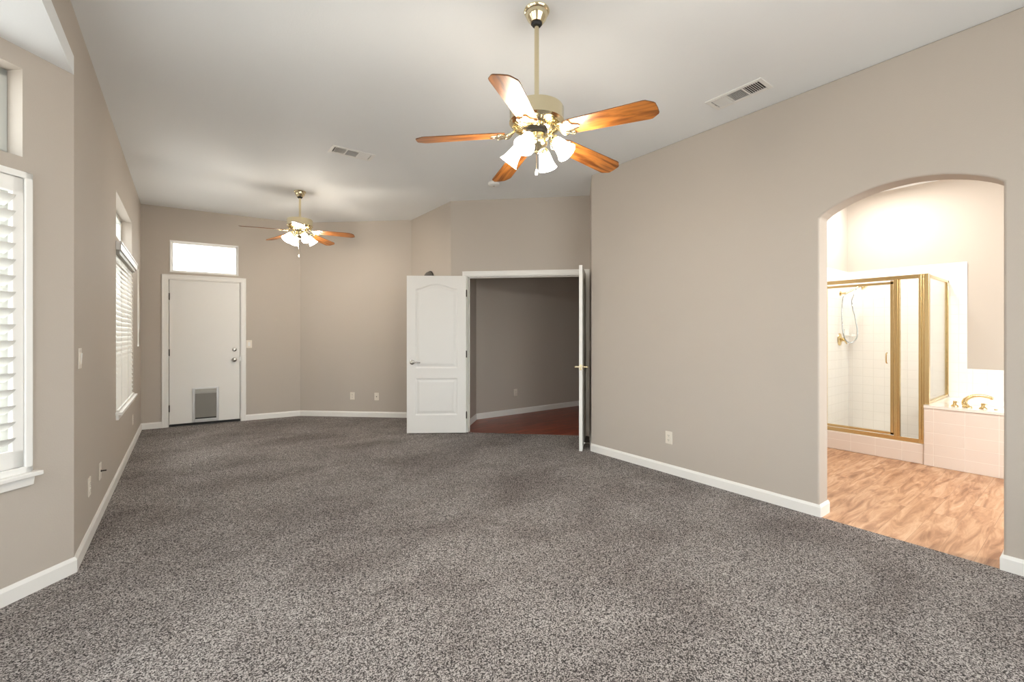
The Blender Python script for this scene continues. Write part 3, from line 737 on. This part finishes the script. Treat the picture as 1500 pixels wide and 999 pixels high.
def make_fan(label, loc, zb, phase, shades, chains):
    t = thing('ceiling_fan', label, 'ceiling fan', loc, 0, group='ceiling fans with four-lamp light kits')
    bm = new()
    lathe(bm, [(0, 0), (.068, 0), (.070, -.006), (.066, -.014), (.060, -.018), (.058, -.030), (.050, -.048), (.038, -.062), (.035, -.068), (.030, -.070), (.0, -.066)], 36)
    obj('canopy', bm, BRASS, t, smooth=True)
    bm = new(); lathe(bm, [(.0, -.060), (.029, -.064), (.030, -.074), (.022, -.084), (.0, -.086)], 24); tag(obj('ball_collar', bm, BLACK, t, smooth=True), 'black ball joint under the canopy')
    top = zb + .185
    bm = new(); lathe(bm, [(0, -.07), (.0125, -.07), (.0125, top), (0, top)], 20); obj('downrod', bm, BRASS, t, smooth=True)
    bm = new()
    lathe(bm, [(0, zb+.205), (.020, zb+.203), (.022, zb+.186), (.05, zb+.182), (.125, zb+.172), (.143, zb+.166), (.147, zb+.158), (.146, zb+.10), (.149, zb+.094), (.149, zb+.086), (.142, zb+.080), (.138, zb+.074), (.075, zb+.052), (0, zb+.050)], 48)
    mh = obj('motor_housing', bm, BRASS, t, smooth=True)
    bm = new()
    for i in range(40):
        a = 2*pi*i/40; Mx = Rm(a, 'Z') @ T(.106, 0, zb+.060) @ Rm(radians(-19), 'Y')
        box(bm, -.024, .026, -.0028, .0028, -.006, .004, Mx)
    obj('vent_fins', bm, BRASS, mh)
    bm = new(); lathe(bm, [(0, zb+.052), (.058, zb+.052), (.058, zb+.034), (.05, zb+.028), (0, zb+.028)], 32); tag(obj('flywheel', bm, BLACK, t, smooth=True), 'black ring between motor and light kit')
    bm = new(); lathe(bm, [(0, zb+.03), (.044, zb+.03), (.050, zb+.018), (.050, zb-.012), (.056, zb-.018), (.056, zb-.03), (.044, zb-.046), (.022, zb-.060), (.012, zb-.066), (.012, zb-.074), (.0, zb-.080)], 32)
    obj('light_kit_body', bm, BRASS, t, smooth=True)
    for i in range(5):
        a = phase + 2*pi*i/5
        Mb = Rm(a, 'Z') @ T(0, 0, zb+.032) @ Rm(radians(4.2), 'Y') @ Rm(radians(-12), 'X')
        if i == 0:
            b0 = obj('blade', blade_mesh(), OAK, t, M=Mb); b0.data.materials.append(OAKEDGE)
            bv = b0.modifiers.new('bevel', 'BEVEL'); bv.width = .0012; bv.segments = 1
            i0 = obj('blade_bracket', iron_mesh(), BRASS, b0, smooth=True, M=T(0, 0, -.003)); i0['label'] = 'ornate brass blade bracket'
        else:
            b = b0.copy(); COL.objects.link(b); b.matrix_local = Mb
            k = i0.copy(); COL.objects.link(k); k.parent = b
    for i, a in enumerate(shades):
        Ma = Rm(a, 'Z') @ T(0, 0, zb)
        bm = new(); tube(bm, smooth_path([(.045, 0, -.02), (.066, 0, -.004), (.086, 0, .002), (.099, 0, -.008), (.103, 0, -.022)], 6), .0075, 10)
        Ms = T(.098, 0, -.016) @ Rm(radians(180-40), 'Y') @ Matrix.Scale(.87, 4)
        lathe(bm, [(0, -.012), (.014, -.010), (.02, 0), (.027, .008), (.029, .02), (.0, .021)], 20, Ms)
        for q in range(10): box(bm, .026, .030, -.002, .002, .0, .022, Ms @ Rm(2*pi*q/10, 'Z'))
        if i == 0:
            ar0 = obj('light_arm', bm, BRASS, t, smooth=True, M=Ma)
            sd0 = obj('lamp_shade', shade_bm(), SHADEM, t, smooth=True, M=Ma @ Ms @ T(0, 0, .014)); sd0['label'] = 'lit frosted bell glass shade'
            bm = new(); lathe(bm, [(0, .0), (.012, .0), (.014, .03), (.022, .055), (.024, .070), (.018, .086), (0, .094)], 16)
            bu0 = obj('bulb', bm, BULBM, sd0, smooth=True)
        else:
            bm.free()
            for src, Mx in ((ar0, Ma), (sd0, Ma @ Ms @ T(0, 0, .014))):
                c = src.copy(); COL.objects.link(c); c.matrix_local = Mx
                if src is sd0:
                    d = bu0.copy(); COL.objects.link(d); d.parent = c
        l = bpy.data.lights.new('lamp_glow', 'POINT'); l.energy = BULB_POWER; l.color = (1, .91, .78); l.shadow_soft_size = .045
        lo = bpy.data.objects.new('lamp_glow', l); COL.objects.link(lo); lo.parent = t; lo.matrix_local = Ma @ Ms @ T(0, 0, .165)
    for a, r, z1, pend in chains:
        x, y = r*cos(a), r*sin(a); bm = new()
        tube(bm, [(x, y, zb-.02), (x, y, z1)], .0016, 6)
        ch = obj('pull_chain', bm, BRASS, t)
        bm = new(); lathe(bm, [(0, 0), (.004, -.003), (.007, -.018), (.0075, -.03), (.005, -.036), (0, -.037)], 12, T(x, y, z1)); tag(obj('pull_knob', bm, WPLASTIC if pend else BRASS, ch, smooth=True), 'white pull knob' if pend else None)
    return t
cr = -YAW
rad = radians
make_fan('large brass ceiling fan with oak blades nearest the camera', (1.532, 1.842, CH), 2.352-CH, -.598+cr,
         [rad(-115)+cr, rad(-25)+cr, rad(65)+cr, rad(155)+cr], [(cr+rad(-95), .03, 2.18-CH, True)])
make_fan('smaller-looking ceiling fan at the far end before the angled wall', (1.132, 5.919, CH), 2.535-CH, .105+cr,
         [rad(50)+cr, rad(140)+cr, rad(230)+cr, rad(320)+cr], [(cr+rad(-90), .03, 2.27-CH, True)])

# ------------------------------------------------------------------ bathroom
def tile_panel(name, x0, x1, y0, y1, z0, z1, label, m=TILE):
    bm = new(); box(bm, x0, x1, y0, y1, z0, z1); return tag(obj(name, bm, m, bevel=.002), label, 'tile wall', kind='structure')
TZ = 2.09
tile_panel('wall_tile_shower_left', 5.83, BX1, BY1-.012, BY1, 0, TZ, 'white tiled shower wall carrying the gold valve')
tile_panel('wall_tile_back', BX1-.012, BX1, .911, BY1-.012, 0, TZ, 'tall white tile behind the shower and its side panel')
tile_panel('wall_tile_tub', BX1-.012, BX1, BY0, .911, .5, .911, 'low white tile splash behind the tub')
# shower base with curb
sb = thing('shower_tray', 'white tiled shower curb on the wood-look floor', 'shower tray', (5.89, 1.03, 0))
bm = new(); box(bm, 0, .11, .048, .955, -.004, .195); obj('curb', bm, TUBTILE, sb, bevel=.006)
bm = new(); box(bm, .11, 1.015, .05, .955, -.004, .07); obj('shower_pan', bm, PORC, sb, bevel=.004)
# enclosure
se = thing('shower_enclosure', 'gold-framed clear glass shower enclosure on the tiled curb', 'shower enclosure', (5.94, 1.07, .196))
y_l, y_d, y_p0, y_p1, y_c = .945, .335, .225, .285, 0.0      # along +Y from the corner
hz = 1.70
bm = new(); box(bm, -.022, .022, 0, .915, hz-.038, hz); box(bm, -.026, -.018, 0, .915, hz-.042, hz-.030); obj('header_rail', bm, GOLD, se, bevel=.003)
bm = new(); box(bm, -.024, .024, .012, .915, 0, .028); box(bm, -.028, -.02, .012, .915, 0, .042); obj('bottom_track', bm, GOLD, se, bevel=.003)
bm = new(); box(bm, -.026, .026, -.026, .012, .397, hz); box(bm, -.026, .026, .012, .03, 0, hz); box(bm, -.03, -.02, .03, .052, 0, hz); box(bm, -.012, .02, .03, .056, 0, hz); obj('corner_post', bm, GOLD, se, bevel=.004)
bm = new(); box(bm, -.022, .022, .198, .247, .028, hz-.038); box(bm, -.03, -.018, .212, .236, .028, hz-.038); obj('strike_post', bm, GOLD, se, bevel=.004)
bm = new(); box(bm, -.022, .022, .872, .915, .028, hz-.038); obj('wall_jamb', bm, GOLD, se, bevel=.003)
bm = new(); box(bm, -.003, .003, .05, .21, .026, hz-.036); obj('fixed_glass', bm, SGLASS, se)
bm = new(); fy0, fy1 = .25, .868; f = .026
for a in ((fy0, fy0+f, .045, hz-.045), (fy1-f, fy1, .045, hz-.045), (fy0, fy1, .045, .045+f), (fy0, fy1, hz-.045-f-.012, hz-.045-.012)): box(bm, -.017, .010, a[0], a[1], a[2], a[3])
sd = obj('door_frame', bm, GOLD, se, bevel=.003)
bm = new(); box(bm, -.006, -.001, fy0+.01, fy1-.01, .055, hz-.06); obj('door_glass', bm, SGLASS, sd)
bm = new(); tube(bm, smooth_path([(-.02, fy0+.05, .79), (-.05, fy0+.05, .80), (-.056, fy0+.05, .845), (-.05, fy0+.05, .89), (-.02, fy0+.05, .90)], 6), .006, 8); obj('door_pull', bm, GOLD, sd, smooth=True)
# return panel over the tub deck end
bm = new(); rx1 = BX1-.012-5.94; rz = .59-.196+.002
for a in ((.026, .05, rz, hz), (rx1-.024, rx1, rz, hz), (.026, rx1, rz, rz+.026), (.026, rx1, hz-.028, hz)): box(bm, a[0], a[1], -.014, .014, a[2], a[3])
rp = obj('side_panel_frame', bm, GOLD, se, bevel=.003)
bm = new(); box(bm, .04, rx1-.012, -.003, .003, rz+.012, hz-.014); obj('side_glass', bm, SGLASS, rp)

# tub
tb = thing('bathtub', 'white tile-fronted bathtub deck beside the shower', 'bathtub', (5.875, BY0+.013, 0))
TY = 1.076-BY0-.013; TX = BX1-.014-5.875
bm = new(); box(bm, 0, .04, 0, TY, -.004, .565); obj('apron', bm, TUBTILE, tb, bevel=.004)
bm = new()
# deck with an oval basin
N = 48; cx_, cy_ = TX/2+.05, TY/2-.12; ra, rb_ = TX/2-.2, TY/2-.46
ov = [(cx_+ra*(abs(cos(2*pi*i/N))**.7)*(1 if cos(2*pi*i/N) >= 0 else -1), cy_+rb_*(abs(sin(2*pi*i/N))**.7)*(1 if sin(2*pi*i/N) >= 0 else -1)) for i in range(N)]
def edge_pt(x, y):
    dx, dy = x-cx_, y-cy_; k = []
    if abs(dx) > 1e-6: k.append(((TX if dx > 0 else -.008)-cx_)/dx)
    if abs(dy) > 1e-6: k.append(((TY if dy > 0 else 0)-cy_)/dy)
    k = min(q for q in k if q > 0); return cx_+dx*k, cy_+dy*k
oc = [edge_pt(*p) for p in ov]
for cxy in ((-.008, 0), (-.008, TY), (TX, 0), (TX, TY)):
    j = min(range(N), key=lambda i: hypot(oc[i][0]-cxy[0], oc[i][1]-cxy[1])); oc[j] = cxy
rings = [[bm.verts.new((x, y, .565)) for x, y in oc], [bm.verts.new((x, y, .59)) for x, y in oc], [bm.verts.new((x, y, .592)) for x, y in ov]]
for k, z in ((.96, .57), (.86, .3), (.7, .16), (.4, .13)):
    rings.append([bm.verts.new((cx_+(x-cx_)*k, cy_+(y-cy_)*k, z)) for x, y in ov])
for a, b in zip(rings, rings[1:]):
    for i in range(N): bm.faces.new((a[i], a[(i+1) % N], b[(i+1) % N], b[i]))
bm.faces.new(rings[-1])
obj('deck_and_basin', bm, PORC, tb, smooth=True)

# tub faucet standing on the deck
tf = thing('tub_faucet', 'gold arched tub spout with two handles on the white deck', 'faucet', (6.00, .79, .5925))
bm = new()
sp = smooth_path([(0, 0, 0), (-.014, .016, .035), (-.008, .010, .072), (.012, -.03, .108), (.03, -.085, .118), (.05, -.14, .106), (.056, -.158, .092)], 7)
n = len(sp); tube(bm, sp, [.024-.010*min(1, i/(n*.6)) for i in range(n)], 14)
lathe(bm, [(0, 0), (.036, 0), (.034, .008), (.026, .014), (0, .014)], 24); obj('spout', bm, GOLD, tf, smooth=True)
for y in (.085, -.105):
    bm = new(); lathe(bm, [(0, 0), (.028, 0), (.026, .008), (.014, .018), (.012, .034), (.018, .038), (.018, .046), (.008, .052), (0, .053)], 20, T(-.004, y, 0))
    for q in range(4):
        a = q*pi/2+.5; tube(bm, [(-.004, y, .042), (-.004+.03*cos(a), y+.03*sin(a), .044)], [.006, .0045], 8)
    obj('faucet_handle', bm, GOLD, tf, smooth=True)
bm = new(); lathe(bm, [(0, 0), (.014, 0), (.013, .006), (0, .007)], 16, T(.01, -.185, 0)); obj('diverter_button', bm, GOLD, tf, smooth=True)

# shower fittings on the left tiled wall
sv = thing('shower_valve', 'gold round shower valve on the white tiled wall', 'shower valve', (6.58, BY1-.012, 1.225))
bm = new(); lathe(bm, [(0, 0), (.078, 0), (.076, .006), (.05, .014), (.026, .02), (.022, .045), (0, .047)], 32, Rm(pi/2, 'X')); obj('valve_plate', bm, GOLD, sv, smooth=True)
bm = new(); tube(bm, [(0, -.045, 0), (.03, -.055, -.03), (.05, -.06, -.055)], [.012, .009, .007], 10); obj('valve_lever', bm, GOLD, sv, smooth=True)
hs = thing('hand_shower', 'gold hand shower whose grey hose loops down the tiled wall', 'hand shower', (6.60, BY1-.012, 1.80))
bm = new(); lathe(bm, [(0, 0), (.03, 0), (.028, .01), (.012, .018), (.012, .06), (0, .062)], 20, Rm(pi/2, 'X')); obj('wall_bracket', bm, GOLD, hs, smooth=True)
bm = new(); tube(bm, smooth_path([(.0, -.06, .0), (.03, -.10, .03), (.07, -.16, .07), (.10, -.20, .085)], 5), .011, 10); lathe(bm, [(0, 0), (.014, 0), (.04, .03), (.04, .04), (0, .042)], 20, T(.10, -.20, .09) @ Rm(radians(140), 'X')); obj('spray_head', bm, GOLD, hs, smooth=True)
bm = new(); tube(bm, smooth_path([(.0, -.06, -.01), (-.04, -.04, -.06), (-.06, -.035, -.28), (-.07, -.05, -.48), (-.04, -.075, -.59), (.01, -.125, -.61), (.04, -.165, -.52), (.035, -.15, -.34), (.02, -.115, -.12), (.045, -.13, -.02), (.07, -.16, .065)], 8), .0075, 10); obj('hose', bm, CHROMEH, hs, smooth=True)
t = thing('soap_dish', 'white ceramic soap dish on the tiled shower wall', 'soap dish', (6.80, BY1-.012, 1.30))
bm = new(); box(bm, -.075, .075, -.012, 0, -.05, .06); obj('back_plate', bm, PORC, t, bevel=.005)
bm = new(); box(bm, -.07, .07, -.085, -.010, -.035, -.02); box(bm, -.07, .07, -.085, -.075, -.02, -.005); obj('tray', bm, PORC, t, bevel=.004)
BLADE_BM.free()
